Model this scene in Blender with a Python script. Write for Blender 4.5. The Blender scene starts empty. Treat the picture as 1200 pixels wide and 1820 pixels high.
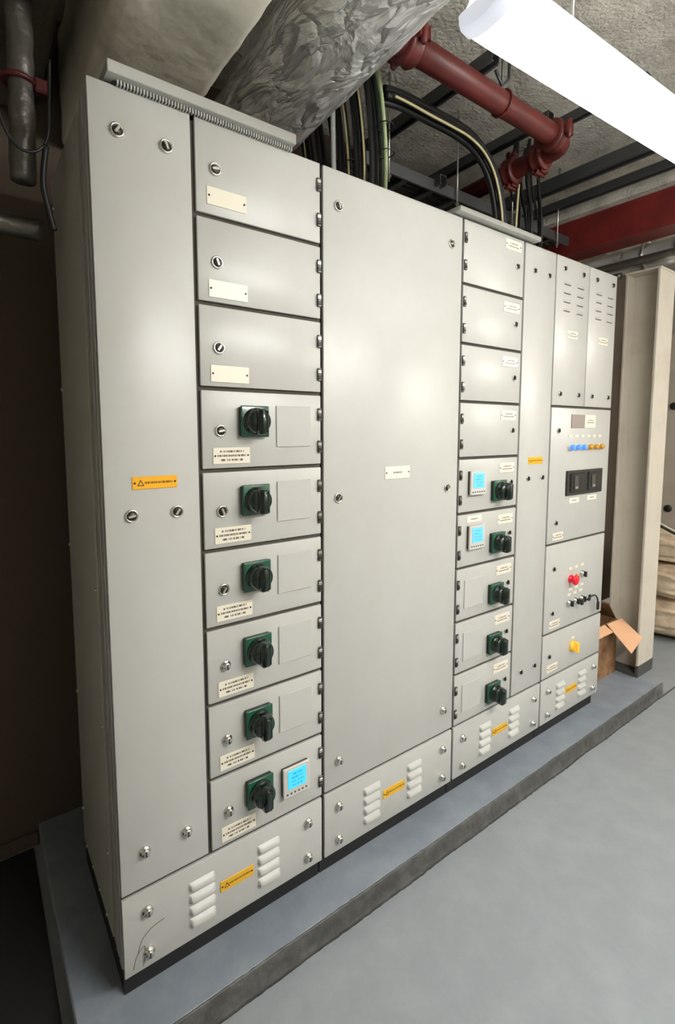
import bpy, bmesh, math, random
from mathutils import Vector, Matrix, noise
random.seed(7)
S = bpy.context.scene
COL = S.collection
R = math.radians

# ------------------------------------------------------------------ camera
cam = bpy.data.cameras.new('camera'); co = bpy.data.objects.new('camera', cam); COL.objects.link(co)
co.location = (-.2534, -1.2735, 1.4198)
yaw, pit = R(36.37), R(-5.32)
fw = Vector((math.sin(yaw)*math.cos(pit), math.cos(yaw)*math.cos(pit), math.sin(pit)))
co.rotation_euler = fw.to_track_quat('-Z', 'Y').to_euler()
cam.sensor_fit = 'VERTICAL'; cam.sensor_height = 36; cam.sensor_width = 36
cam.lens = 892.43*36/1820; cam.shift_y = -61/1820; cam.clip_start = .02
S.camera = co

# ------------------------------------------------------------------ world, exposure
w = bpy.data.worlds.new('room_ambient'); S.world = w; w.use_nodes = True
w.node_tree.nodes['Background'].inputs[0].default_value = (.9, .95, 1, 1)
w.node_tree.nodes['Background'].inputs[1].default_value = 0.0
S.view_settings.view_transform = 'Standard'; S.view_settings.look = 'None'
S.view_settings.gamma = 1; S.view_settings.use_curve_mapping = False
S.view_settings.exposure = 0.0
LAMP = 6.0       # emission of the batten diffuser in view
FILL = 82      # emission of unseen fill lamps added behind the camera

# ------------------------------------------------------------------ materials
def srgb(r, g, b):
    f = lambda c: (c/255/12.92) if c/255 <= .04045 else ((c/255+.055)/1.055)**2.4
    return (f(r), f(g), f(b), 1)
def mat(name, col, rough=.5, metal=0, bump=None, var=None, emit=None, coat=0):
    m = bpy.data.materials.new(name); m.use_nodes = True
    nt = m.node_tree; b = nt.nodes['Principled BSDF']
    b.inputs['Base Color'].default_value = col
    b.inputs['Roughness'].default_value = rough
    b.inputs['Metallic'].default_value = metal
    if coat: b.inputs['Coat Weight'].default_value = coat; b.inputs['Coat Roughness'].default_value = .12
    tc = nt.nodes.new('ShaderNodeTexCoord')
    if bump:
        n = nt.nodes.new('ShaderNodeTexNoise'); n.inputs['Scale'].default_value = bump[0]; n.inputs['Detail'].default_value = 4
        nt.links.new(tc.outputs['Object'], n.inputs['Vector'])
        bp = nt.nodes.new('ShaderNodeBump'); bp.inputs['Strength'].default_value = bump[1]; bp.inputs['Distance'].default_value = bump[2] if len(bump) > 2 else .002
        nt.links.new(n.outputs['Fac'], bp.inputs['Height']); nt.links.new(bp.outputs['Normal'], b.inputs['Normal'])
    if var:  # (scale, colour2, low, high)
        n2 = nt.nodes.new('ShaderNodeTexNoise'); n2.inputs['Scale'].default_value = var[0]; n2.inputs['Detail'].default_value = 6; n2.inputs['Roughness'].default_value = .65
        nt.links.new(tc.outputs['Object'], n2.inputs['Vector'])
        mr = nt.nodes.new('ShaderNodeMapRange'); mr.inputs[1].default_value = var[2]; mr.inputs[2].default_value = var[3]
        nt.links.new(n2.outputs['Fac'], mr.inputs[0])
        mx = nt.nodes.new('ShaderNodeMix'); mx.data_type = 'RGBA'
        mx.inputs[6].default_value = col; mx.inputs[7].default_value = var[1]
        nt.links.new(mr.outputs[0], mx.inputs[0]); nt.links.new(mx.outputs[2], b.inputs['Base Color'])
    if emit:
        b.inputs['Emission Color'].default_value = emit[0]; b.inputs['Emission Strength'].default_value = emit[1]
    return m
def math_node(nt, op, a, b=None, c=None):
    n = nt.nodes.new('ShaderNodeMath'); n.operation = op
    for i, v in enumerate((a, b, c)):
        if v is None: continue
        if isinstance(v, (int, float)): n.inputs[i].default_value = v
        else: nt.links.new(v, n.inputs[i])
    return n.outputs[0]
def print_mat(name, base, ink, pitch, lines, halfw, x0=0, rough=.4, dens=.46, emit=0, freq=420):
    """rows of tiny print, too small to read, on a plate whose origin is its centre"""
    m = mat(name, base, rough); nt = m.node_tree; b = nt.nodes['Principled BSDF']
    tc = nt.nodes.new('ShaderNodeTexCoord'); sp = nt.nodes.new('ShaderNodeSeparateXYZ'); nt.links.new(tc.outputs['Object'], sp.inputs[0])
    X, Z = sp.outputs[0], sp.outputs[2]
    zz = math_node(nt, 'DIVIDE', Z, pitch)
    if lines % 2 == 0: zz = math_node(nt, 'ADD', zz, .5)
    row = math_node(nt, 'ROUND', zz)
    fr = math_node(nt, 'ABSOLUTE', math_node(nt, 'SUBTRACT', zz, row))
    inl = math_node(nt, 'LESS_THAN', fr, .24)
    inz = math_node(nt, 'LESS_THAN', math_node(nt, 'ABSOLUTE', Z), pitch*lines/2)
    # each row has its own length
    wv = math_node(nt, 'MULTIPLY_ADD', math_node(nt, 'SINE', math_node(nt, 'MULTIPLY_ADD', row, 2.3, 1.1)), halfw*.12, halfw*.86)
    inx = math_node(nt, 'LESS_THAN', math_node(nt, 'ABSOLUTE', math_node(nt, 'SUBTRACT', X, x0)), wv)
    cb = nt.nodes.new('ShaderNodeCombineXYZ')
    nt.links.new(math_node(nt, 'MULTIPLY', X, freq), cb.inputs[0]); nt.links.new(math_node(nt, 'MULTIPLY', row, 13.7), cb.inputs[1])
    nz = nt.nodes.new('ShaderNodeTexNoise'); nz.inputs['Scale'].default_value = 1; nz.inputs['Detail'].default_value = 1
    nt.links.new(cb.outputs[0], nz.inputs['Vector'])
    let = math_node(nt, 'GREATER_THAN', nz.outputs['Fac'], dens)
    msk = math_node(nt, 'MULTIPLY', math_node(nt, 'MULTIPLY', inl, inz), math_node(nt, 'MULTIPLY', inx, let))
    mx = nt.nodes.new('ShaderNodeMix'); mx.data_type = 'RGBA'; mx.inputs[6].default_value = base; mx.inputs[7].default_value = ink
    nt.links.new(msk, mx.inputs[0]); nt.links.new(mx.outputs[2], b.inputs['Base Color'])
    if emit:
        nt.links.new(mx.outputs[2], b.inputs['Emission Color']); b.inputs['Emission Strength'].default_value = emit
    return m
PAINT = srgb(193, 194, 190)
M = dict(
 paint=mat('light_grey_powder_coat', PAINT, .33, 0, (900, .12, .0006), (6, srgb(187, 187, 182), .3, .75)),
 paint2=mat('grey_side_steel', srgb(188, 186, 176), .45, 0, (600, .1, .0006)),
 gasket_shade=mat('gasket_and_gap_shade', srgb(78, 73, 65), .8),
 black=mat('black_base_frame', (.012, .012, .013, 1), .6),
 chrome=mat('chrome_lock', (.72, .71, .67, 1), .22, 1),
 dark=mat('dark_insert', (.03, .028, .025, 1), .4, .3),
 hinge=mat('hinge_metal', (.12, .115, .10, 1), .4, .7),
 green=mat('green_switch_plastic', (.0, .075, .034, 1), .28, 0, coat=.5),
 dgreen=mat('blackish_green_handle', (.003, .012, .008, 1), .22, 0, coat=.5),
 blackp=mat('black_plastic', (.012, .012, .013, 1), .35),
 label=mat('ivory_label', srgb(236, 230, 212), .35),
 label_t=print_mat('ivory_label_print', srgb(236, 230, 212), srgb(95, 85, 70), .0115, 3, .043),
 label_1=print_mat('ivory_label_one_line', srgb(238, 233, 218), srgb(110, 100, 88), .012, 1, .022),
 label_2=print_mat('ivory_label_two_lines', srgb(236, 228, 212), srgb(120, 105, 90), .011, 2, .036),
 yellow=print_mat('yellow_label_print', srgb(246, 178, 8), srgb(110, 70, 0), .011, 1, .036, .008),
 yellow_b=print_mat('yellow_label_print_low', srgb(232, 178, 40), srgb(120, 85, 10), .011, 1, .036, .008),
 meter=mat('meter_bezel', srgb(205, 202, 196), .4),
 meterside=mat('meter_side', srgb(70, 66, 62), .5),
 lcd=print_mat('meter_screen', srgb(70, 205, 238), srgb(25, 150, 205), .012, 4, .026, 0, .3, .5, 0.4, 260),
 lcd2=print_mat('meter_screen_pale', srgb(105, 195, 245), srgb(60, 160, 225), .012, 4, .026, 0, .3, .5, 0.35, 260),
 red=mat('red_button', (.75, .01, .03, 1), .3, emit=((1, .02, .05, 1), .15)),
 blue=mat('blue_lamp_lens', (.08, .28, .85, 1), .2, emit=((.1, .35, 1, 1), .35)),
 amber=mat('amber_lamp_lens', (.6, .30, .03, 1), .2),
 amberb=mat('amber_button', (.95, .55, .05, 1), .3, emit=((1, .5, .03, 1), .25)),
 greyscreen=mat('grey_screen', srgb(150, 138, 132), .35),
 plinth=mat('blue_grey_floor_paint', srgb(130, 139, 149), .42, 0, (60, .25, .002), (8, srgb(146, 154, 163), .42, .7)),
 kerb=mat('dark_kerb_paint', srgb(72, 72, 70), .5, 0, (40, .8, .006), (14, srgb(104, 104, 101), .45, .8)),
 floor=mat('grey_floor_paint', srgb(145, 151, 155), .38, 0, (45, .25, .002), (9, srgb(154, 160, 164), .4, .72)),
 sheetblk=mat('black_floor_sheet', (.012, .012, .011, 1), .8),
 ceil=mat('sprayed_concrete', srgb(205, 201, 190), .9, 0, (70, 1, .008), (9, srgb(160, 156, 146), .4, .75)),
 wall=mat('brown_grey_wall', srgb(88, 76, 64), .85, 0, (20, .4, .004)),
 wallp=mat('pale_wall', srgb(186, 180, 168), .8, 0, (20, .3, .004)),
 foil=mat('crinkled_foil', (.62, .62, .62, 1), .30, 1, (26, 1, .02), (11, (.3, .3, .3, 1), .4, .7)),
 foild=mat('cream_foil_duct', srgb(244, 240, 224), .38, .05, (9, .7, .012), (5, srgb(180, 176, 160), .5, .85)),
 foilk=mat('dull_dark_foil', (.20, .19, .17, 1), .42, .8, (18, .8, .01)),
 redp=mat('red_oxide_pipe_paint', srgb(98, 36, 32), .42, 0, (30, .2, .002), (8, srgb(72, 24, 22), .45, .75)),
 redb=mat('red_oxide_beam_paint', srgb(120, 36, 32), .5, 0, (30, .2, .002), (8, srgb(92, 26, 24), .4, .7)),
 cable=mat('black_cable_sheath', (.010, .010, .011, 1), .42),
 cream=mat('cream_cable', srgb(196, 186, 140), .5),
 gy=mat('green_yellow_cable', srgb(165, 180, 135), .5),
 gycore=mat('green_cable', srgb(14, 34, 18), .5),
 conduit=mat('grey_conduit', srgb(190, 193, 191), .4),
 galv=mat('galvanised_steel', (.13, .135, .14, 1), .5, .8, (50, .2, .002)),
 zinc=mat('bright_zinc', (.6, .6, .58, 1), .3, 1),
 lampcap=mat('frosted_end_cap', srgb(222, 226, 240), .3, emit=((.86, .9, 1, 1), .55)),
 lampbody=mat('white_lamp_body', srgb(225, 226, 230), .4),
 cream_steel=mat('cream_column_paint', srgb(208, 200, 186), .5, 0, (40, .15, .002), (3, srgb(186, 176, 160), .5, .8)),
 coldark=mat('dark_column_foot', srgb(75, 75, 72), .6),
 card=mat('brown_cardboard', srgb(150, 112, 78), .8, 0, (120, .2, .001), (14, srgb(105, 76, 50), .42, .7)),
 cardp=mat('fresh_cardboard', srgb(226, 176, 138), .8, 0, (120, .2, .001)),
 sack=mat('beige_hessian', srgb(226, 206, 178), .9, 0, (160, .5, .003), (9, srgb(170, 148, 120), .45, .75)),
)
def foil_mat(name, col, dark, metal, rough, sc, stretch):
    m = mat(name, col, rough, metal); nt = m.node_tree; b = nt.nodes['Principled BSDF']
    tc = nt.nodes.new('ShaderNodeTexCoord')
    mp = nt.nodes.new('ShaderNodeMapping'); mp.inputs['Scale'].default_value = (1, stretch, 1); nt.links.new(tc.outputs['Object'], mp.inputs[0])
    wn = nt.nodes.new('ShaderNodeTexNoise'); wn.inputs['Scale'].default_value = sc*.7; wn.inputs['Detail'].default_value = 5; wn.inputs['Distortion'].default_value = 1.2; nt.links.new(mp.outputs[0], wn.inputs['Vector'])
    ml = nt.nodes.new('ShaderNodeMix'); ml.data_type = 'RGBA'; ml.inputs[0].default_value = .10
    nt.links.new(mp.outputs[0], ml.inputs[6]); nt.links.new(wn.outputs['Color'], ml.inputs[7])
    vo = nt.nodes.new('ShaderNodeTexVoronoi'); vo.feature = 'DISTANCE_TO_EDGE'; vo.inputs['Scale'].default_value = sc; nt.links.new(ml.outputs[2], vo.inputs['Vector'])
    vo2 = nt.nodes.new('ShaderNodeTexVoronoi'); vo2.inputs['Scale'].default_value = sc*2.6; nt.links.new(ml.outputs[2], vo2.inputs['Vector'])
    h = math_node(nt, 'ADD', math_node(nt, 'POWER', vo.outputs['Distance'], .5), math_node(nt, 'MULTIPLY', vo2.outputs['Distance'], .7))
    bp = nt.nodes.new('ShaderNodeBump'); bp.inputs['Strength'].default_value = 1; bp.inputs['Distance'].default_value = .022
    nt.links.new(h, bp.inputs['Height']); nt.links.new(bp.outputs['Normal'], b.inputs['Normal'])
    mr = nt.nodes.new('ShaderNodeMapRange'); mr.inputs[1].default_value = .42; mr.inputs[2].default_value = .66; nt.links.new(wn.outputs['Fac'], mr.inputs[0])
    mx = nt.nodes.new('ShaderNodeMix'); mx.data_type = 'RGBA'; mx.inputs[6].default_value = col; mx.inputs[7].default_value = dark
    nt.links.new(mr.outputs[0], mx.inputs[0]); nt.links.new(mx.outputs[2], b.inputs['Base Color'])
    return m
M['foil'] = foil_mat('crinkled_foil', (.95, .95, .94, 1), (.6, .6, .6, 1), .40, .28, 12, .35)
M['clad'] = foil_mat('silver_cladding', (.8, .8, .78, 1), (.5, .5, .48, 1), .4, .3, 6, .5)
lm = bpy.data.materials.new('lamp_diffuser_lit'); lm.use_nodes = True
bb = lm.node_tree.nodes['Principled BSDF']; bb.inputs['Base Color'].default_value = (.9, .9, .9, 1)
bb.inputs['Emission Color'].default_value = (1, .985, .95, 1); bb.inputs['Emission Strength'].default_value = LAMP
M['lamp'] = lm
l2 = lm.copy(); l2.name = 'fill_lamp_diffuser'; l2.node_tree.nodes['Principled BSDF'].inputs['Emission Strength'].default_value = FILL; M['fill_lamp'] = l2

# ------------------------------------------------------------------ builders
WORLD = {}
def link(name, me, parent=None, loc=(0, 0, 0), rot=None, label=None, cat=None, group=None, kind=None):
    o = bpy.data.objects.new(name, me); COL.objects.link(o)
    loc = Vector(loc); WORLD[o] = loc
    if parent is not None:
        o.parent = parent; o.location = loc - WORLD[parent]
    else: o.location = loc
    if rot: o.rotation_euler = rot
    for k, v in (('label', label), ('category', cat), ('group', group), ('kind', kind)):
        if v: o[k] = v
    return o
def thing(name, loc, label, cat, group=None): return link(name, None, None, loc, None, label, cat, group)
class MB:
    """collects shapes, each with its material, into one mesh"""
    def __init__(s): s.bm = bmesh.new(); s.mats = []
    def mi(s, m):
        if m not in s.mats: s.mats.append(m)
        return s.mats.index(m)
    def box(s, a, b, m='paint', bev=0, seg=1, mtx=None):
        a, b = Vector(a), Vector(b)
        t = bmesh.new(); bmesh.ops.create_cube(t, size=1)
        sz = b-a; c = (a+b)/2
        for v in t.verts: v.co = Vector((v.co.x*sz.x, v.co.y*sz.y, v.co.z*sz.z))+c
        if bev: bmesh.ops.bevel(t, geom=t.edges[:], offset=bev, segments=seg, affect='EDGES', profile=.5)
        s.add(t, m, mtx, smooth=seg > 1); return s
    def add(s, t, m, mtx=None, smooth=False):
        i = s.mi(m)
        if mtx is not None: bmesh.ops.transform(t, matrix=mtx, verts=t.verts)
        for f in t.faces: f.material_index = i; f.smooth = smooth
        me = bpy.data.meshes.new('tmp'); t.to_mesh(me); t.free(); s.bm.from_mesh(me); bpy.data.meshes.remove(me)
    def lathe(s, prof, m, n=20, axis='-Y', mtx=None, smooth=True):
        """prof = (radius, height) pairs; axis -Y turns the height towards the viewer"""
        t = bmesh.new(); rings = []
        for r, h in prof:
            if r < 1e-6: rings.append([t.verts.new((0, 0, h))])
            else: rings.append([t.verts.new((r*math.cos(2*math.pi*k/n), r*math.sin(2*math.pi*k/n), h)) for k in range(n)])
        for A, B in zip(rings, rings[1:]):
            for k in range(n):
                a0, a1 = A[k % len(A)], A[(k+1) % len(A)]; b0, b1 = B[k % len(B)], B[(k+1) % len(B)]
                vs = []
                for v in (a0, a1, b1, b0):
                    if v not in vs: vs.append(v)
                if len(vs) > 2: t.faces.new(vs)
        rot = Matrix.Rotation(R(90), 4, 'X') if axis == '-Y' else Matrix()
        bmesh.ops.transform(t, matrix=rot, verts=t.verts)
        bmesh.ops.recalc_face_normals(t, faces=t.faces)
        s.add(t, m, mtx, smooth); return s
    def tube(s, pts, r, m, n=8, cap=True, smooth=True):
        pts = [Vector(p) for p in pts]; t = bmesh.new(); rings = []
        up = Vector((.13, .31, .94)).normalized()
        for i, p in enumerate(pts):
            d = (pts[min(i+1, len(pts)-1)]-pts[max(i-1, 0)]).normalized()
            if i == 0: u = d.cross(up).normalized()
            else: u = (u-d*u.dot(d)).normalized()
            v = d.cross(u); rr = r[i] if isinstance(r, (list, tuple)) else r
            rings.append([t.verts.new(p+(u*math.cos(2*math.pi*k/n)+v*math.sin(2*math.pi*k/n))*rr) for k in range(n)])
        for A, B in zip(rings, rings[1:]):
            for k in range(n): t.faces.new((A[k], A[(k+1) % n], B[(k+1) % n], B[k]))
        if cap:
            t.faces.new(rings[0][::-1]); t.faces.new(rings[-1])
        bmesh.ops.recalc_face_normals(t, faces=t.faces)
        s.add(t, m, None, smooth); return s
    def prism(s, poly, d, m, mtx=None, smooth=False):
        """poly in XZ, extruded along Y from 0 to d"""
        t = bmesh.new(); A = [t.verts.new((x, 0, z)) for x, z in poly]; B = [t.verts.new((x, d, z)) for x, z in poly]
        t.faces.new(A); t.faces.new(B[::-1])
        for k in range(len(A)): t.faces.new((A[k], B[k], B[(k+1) % len(A)], A[(k+1) % len(A)]))
        bmesh.ops.recalc_face_normals(t, faces=t.faces)
        s.add(t, m, mtx, smooth); return s
    def mesh(s, name):
        me = bpy.data.meshes.new(name); s.bm.to_mesh(me); s.bm.free()
        for k in s.mats: me.materials.append(M[k])
        return me
def spline(P, n=8):
    P = [Vector(p) for p in P]; out = []
    for i in range(len(P)-1):
        a, b, c, d = P[max(i-1, 0)], P[i], P[i+1], P[min(i+2, len(P)-1)]
        for k in range(n):
            t = k/n; out.append(.5*((2*b)+(c-a)*t+(2*a-5*b+4*c-d)*t*t+(3*b-a-3*c+d)*t**3))
    return out+[P[-1]]
def arc(cx, cz, r, a0, a1, n=8): return [(cx+r*math.cos(R(a0+(a1-a0)*k/n)), cz+r*math.sin(R(a0+(a1-a0)*k/n))) for k in range(n+1)]

# ------------------------------------------------------------------ the setting
FL, PT, CE, BW = -.15, -.075, 2.86, .85     # floor, plinth top, ceiling, back wall
def struct(name, mb, loc=(0, 0, 0)): return link(name, mb.mesh(name), None, loc, kind='structure')
struct('floor', MB().box((-1.6, -2.7, FL-.1), (5.2, BW+.1, FL), 'floor'))
# ceiling with a rough sprayed underside
t = bmesh.new(); bmesh.ops.create_grid(t, x_segments=170, y_segments=90, size=1)
for v in t.verts:
    x, y = 1.8+v.co.x*3.4, -.9+v.co.y*1.85
    h = noise.noise(Vector((x*9, y*9, 0)))*.008+noise.noise(Vector((x*31, y*31, 3)))*.004
    v.co = Vector((x, y, CE+h))
g = bmesh.ops.extrude_face_region(t, geom=t.faces[:])
for e in g['geom']:
    if isinstance(e, bmesh.types.BMVert): e.co.z = CE+.12
bmesh.ops.recalc_face_normals(t, faces=t.faces)
mb = MB(); mb.add(t, 'ceil', smooth=True); struct('ceiling', mb)
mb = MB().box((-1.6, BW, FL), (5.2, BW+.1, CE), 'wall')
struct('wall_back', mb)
struct('wall_left', MB().box((-1.7, -2.7, FL), (-1.6, BW, CE), 'wallp'))
struct('wall_right', MB().box((5.1, -2.7, FL), (5.2, BW, CE), 'wallp'))
struct('wall_front', MB().box((-1.6, -2.8, FL), (5.2, -2.7, CE), 'wallp'))
struct('trim_1', MB().box((-1.6, BW-.018, FL), (-.115, BW, FL+.05), 'wall', .004))
# raised plinth the cabinets stand on, with an uneven dark painted kerb face
mb = MB().box((-.113, -.112, FL), (3.0, BW, PT), 'plinth', .004)
struct('trim_2', mb)
t = bmesh.new(); N = 420; rows = []
for i in range(N+1):
    x = -.114+3.12*i/N
    e = noise.noise(Vector((x*9, 0, 0)))*.002+noise.noise(Vector((x*60, 5, 0)))*.0025
    e2 = noise.noise(Vector((x*5, 9, 0)))*.003+noise.noise(Vector((x*45, 2, 7)))*.0022
    pr = [(-.1105+e, PT+.0004), (-.1125+e, PT+.0012), (-.1165+e*.4, PT-.003), (-.1175+e2*.4, PT-.03), (-.1185+e2*.5, FL+.03), (-.122+e2*.8, FL+.006), (-.129+e2*1.4, FL+.0008)]
    rows.append([t.verts.new((x, y, z)) for y, z in pr]+[t.verts.new((x, -.1, FL+.0004))])
for A, B in zip(rows, rows[1:]):
    for k in range(len(A)-1): t.faces.new((A[k], A[k+1], B[k+1], B[k]))
    t.faces.new((A[-1], A[0], B[0], B[-1]))
t.faces.new(rows[0]); t.faces.new(rows[-1][::-1])
bmesh.ops.recalc_face_normals(t, faces=t.faces)
mb = MB(); mb.add(t, 'kerb', smooth=True); struct('trim_3', mb)
# saw-cut joint in the floor running on from the plinth's end
struct('trim_4', MB().box((3.0, -.128, FL-.001), (5.1, -.12, FL+.0012), 'kerb'))
link('black_sheet', MB().box((-1.1, -.9, FL), (-.135, .82, FL+.008), 'sheetblk', .003).mesh('black_sheet'), None, (0, 0, 0),  # flat black sheet covering the floor left of the plinth
     label='black sheet over the floor left of the grey plinth', cat='mat')

# ------------------------------------------------------------------ small fittings, shared meshes
def lock_mesh(r, ang):
    mb = MB()
    mb.lathe([(r*1.0, 0), (r*1.0, .0035), (r*.9, .0055), (r*.74, .0055), (r*.70, .0025), (0, .0025)], 'chrome', 24)
    mb.lathe([(r*.66, .0028), (r*.62, .0048), (r*.3, .0062), (0, .0064)], 'dark', 18)
    mb.box((-r*.2, -.010, -r*.55), (r*.2, -.005, r*.55), 'chrome', .0012, mtx=Matrix.Rotation(R(ang), 4, 'Y'))
    return mb.mesh('lock')
LOCK = [lock_mesh(.0165, a) for a in (35, -20, 80)]
def stud_mesh():
    mb = MB()
    mb.lathe([(.0145, 0), (.0145, .005), (.0135, .0062), (.0105, .0066), (.0105, .013), (.009, .0152), (0, .0158)], 'chrome', 20)
    mb.box((-.0018, -.0166, -.007), (.0018, -.0155, .007), 'dark')
    return mb.mesh('stud_lock')
STUD = stud_mesh()
def small_lock():
    mb = MB()
    mb.lathe([(.0125, 0), (.0125, .004), (.0115, .0052), (.009, .0055), (.0085, .003), (0, .003)], 'chrome', 18)
    mb.box((-.0035, -.011, -.008), (.0035, -.003, .008), 'dark', .0012)
    return mb.mesh('small_lock')
SLOCK = small_lock()
mb = MB()
mb.box((-.0065, -.006, -.019), (.0065, 0, .019), 'hinge', .0015)
mb.box((-.0075, -.0085, .003), (.0045, -.005, .013), 'chrome', .001); mb.box((-.0075, -.0085, -.013), (.0045, -.005, -.003), 'dark', .001)
HINGE = mb.mesh('hinge')
def plate(wd, ht, m, screws=True, th=.0022, tri=False):
    mb = MB().box((-wd/2, -th, -ht/2), (wd/2, 0, ht/2), m, .0006)
    if screws:
        for s in (-1, 1): mb.lathe([(.0028, th), (.0026, th+.0012), (0, th+.0016)], 'dark', 8, mtx=Matrix.Translation((s*(wd/2-.006), 0, 0)))
    if tri:
        c = -wd/2+.020
        mb.prism([(c-.0085, -.0075), (c+.0085, -.0075), (c, .0085)], -.0004, 'dark', Matrix.Translation((0, -th, 0)))
        mb.prism([(c-.005, -.0055), (c+.005, -.0055), (c, .004)], -.0003, 'yellow', Matrix.Translation((0, -th-.0004, 0)))
    return mb.mesh('label_plate')
P_BLANK = plate(.110, .044, 'label'); P_TEXT = plate(.108, .044, 'label_t'); P_ONE = plate(.116, .043, 'label_1')
P_TWO = plate(.104, .040, 'label_2'); P_SM = plate(.092, .036, 'label_2'); P_YEL = plate(.110, .031, 'yellow', tri=True); P_YELB = plate(.106, .033, 'yellow_b', tri=True)
P_TINY = plate(.030, .013, 'label', False); P_TAG = plate(.09, .025, 'label_1', False)
mb = MB()
mb.box((-.0405, -.014, -.0405), (.0405, 0, .0405), 'blackp', .002)
mb.box((-.043, -.020, -.043), (.043, -.012, .043), 'green', .0035, 2)
SW_PLATE = mb.mesh('switch_plate')
mb = MB()
mb.lathe([(.0375, 0), (.0375, .008), (.036, .011), (.034, .012), (.0335, .026), (.031, .031), (0, .032)], 'dgreen', 32)
gp = [(-.034, 0), (-.036, .030), (-.033, .037), (-.026, .040), (.024, .040), (.031, .036), (.034, .028), (.034, 0)]
t = bmesh.new()
A = [t.verts.new((-.0125, -h-.012, z)) for z, h in gp]; B = [t.verts.new((.0125, -h-.012, z)) for z, h in gp]
t.faces.new(A); t.faces.new(B[::-1])
for k in range(len(A)): t.faces.new((A[k], B[k], B[(k+1) % len(A)], A[(k+1) % len(A)]))
bmesh.ops.recalc_face_normals(t, faces=t.faces)
bmesh.ops.bevel(t, geom=t.edges[:], offset=.003, segments=2, affect='EDGES')
mb.add(t, 'dgreen', smooth=True)
mb.box((.0126, -.049, -.030), (.0150, -.012, .029), 'green', .001)  # green strip painted in as the highlight on the grip's right side
SW_HANDLE = mb.mesh('switch_handle')
# long grip for the lower rows, its foot standing out below the plate
def blank_cover(s):
    return MB().box((-s/2, -.0035, -s/2), (s/2, 0, s/2), 'paint', .0012).mesh('blank_cover')
BLANK = blank_cover(.118)
def meter_mesh(s):
    mb = MB()
    mb.box((-s/2+.002, -.010, -s/2+.002), (s/2-.002, 0, s/2-.002), 'meterside', .001)
    mb.box((-s/2, -.017, -s/2), (s/2, -.009, s/2), 'meter', .002)
    for k in range(6):
        mb.box((-s*.36+k*s*.142-.003, -.0185, -s*.40), (-s*.36+k*s*.142+.003, -.0165, -s*.35), 'dark', .0006)
    return mb.mesh('meter_case')
METER = meter_mesh(.096)
SCREEN = MB().box((-.033, -.0188, -.029), (.033, -.0165, .031), 'lcd', .0006).mesh('meter_screen')
SCREEN2 = MB().box((-.033, -.0188, -.029), (.033, -.0165, .031), 'lcd2', .0006).mesh('meter_screen')
def louvre_mesh(wd, ht, dep, n=8):
    """pressed hood: flush at its top edge, open and standing proud at the foot, rounded ends"""
    t = bmesh.new(); nx, nz = 12, 7; grid = []
    for i in range(nx+1):
        u = -1+2*i/nx; rowv = []
        end = max(0, 1-abs(u)**6)**.5
        for j in range(nz+1):
            q = j/nz
            y = -dep*end*math.sin(min(1, q*1.12)*math.pi/2)
            rowv.append(t.verts.new((u*wd/2, y, ht/2-q*ht*.80)))
        rowv.append(t.verts.new((u*wd/2, 0, ht/2-ht*.84)))
        grid.append(rowv)
    for a, b in zip(grid, grid[1:]):
        for j in range(nz+1): t.faces.new((a[j], a[j+1], b[j+1], b[j]))
    t.faces.new([g[0] for g in grid]+[g[-1] for g in grid][::-1])
    bmesh.ops.remove_doubles(t, verts=t.verts, dist=1e-5)
    bmesh.ops.recalc_face_normals(t, faces=t.faces)
    mb = MB(); mb.add(t, 'paint', smooth=False)
    mb.box((-wd*.44, -.0012, -ht*.50), (wd*.44, 0, -ht*.33), 'gasket_shade')
    return mb.mesh('louvre')
LOUV = louvre_mesh(.078, .0245, .013)
VENT = louvre_mesh(.060, .014, .005)
mb = MB(); mb.box((-.031, -.0008, -.012), (.031, 0, -.0065), 'dark'); VSLOT = None

# ------------------------------------------------------------------ the switchboard
XB = [0, .238, .626, 1.261, 1.647, 1.889, 2.446]
TOPZ, BASEZ = 2.197, .226
ROW = [BASEZ+.2176*k for k in range(9)]+[TOPZ]   # row feet, bottom to top, then the roof
DEP = .565
GAP = .0056
def cabinet(x0, x1, label):
    c = thing('switchgear_cabinet', (x0, 0, PT), label, 'cabinet')
    g = .0008
    a = .022 if x0 == 0 else g
    mb = MB().box((x0+a, .026, 0), (x1-g, DEP, TOPZ-.004), 'paint2', .001)
    link('carcass', mb.mesh('carcass'), c, (0, 0, 0)).location = -WORLD[c]
    mb = MB().box((x0+.004, .0104, .003), (x1-.002, .0259, TOPZ-.008), 'gasket_shade')  # dark sheet: rubber gasket, its tone also painting the shade in the door gaps
    o = link('gasket_shade', mb.mesh('gasket_shade'), c, (0, 0, 0)); o.location = -WORLD[c]
    mb = MB().box((x0+.004, .03, PT), (x1-.001, DEP-.01, 0), 'black')
    o = link('base_frame', mb.mesh('base_frame'), c, (0, 0, 0)); o.location = -WORLD[c]
    return c
def door(c, x0, x1, z0, z1, name='door', gl=GAP, gr=GAP):
    a, b = x0+gl, x1-gr; zz0, zz1 = z0+GAP, z1-GAP
    if z1 >= TOPZ-.001: zz1 = z1
    if z0 <= .001: zz0 = 0
    mb = MB().box((0, 0, 0), (b-a, .0100, zz1-zz0), 'paint', .0016, 2)
    return link(name, mb.mesh(name), c, (a, 0, zz0))
def on(d, name, me, x, z, label=None): return link(name, me, d, (x, 0, z), label=label)
CA = cabinet(XB[0], XB[2], 'nearest grey switchgear cabinet, with one tall door, three plain doors and six green rotary switches')
CB = cabinet(XB[2], XB[3], 'grey switchgear cabinet with one wide plain tall door, second from the left')
CC = cabinet(XB[3], XB[5], 'grey switchgear cabinet with two cyan meters and five green switches, third from the left')
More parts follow.
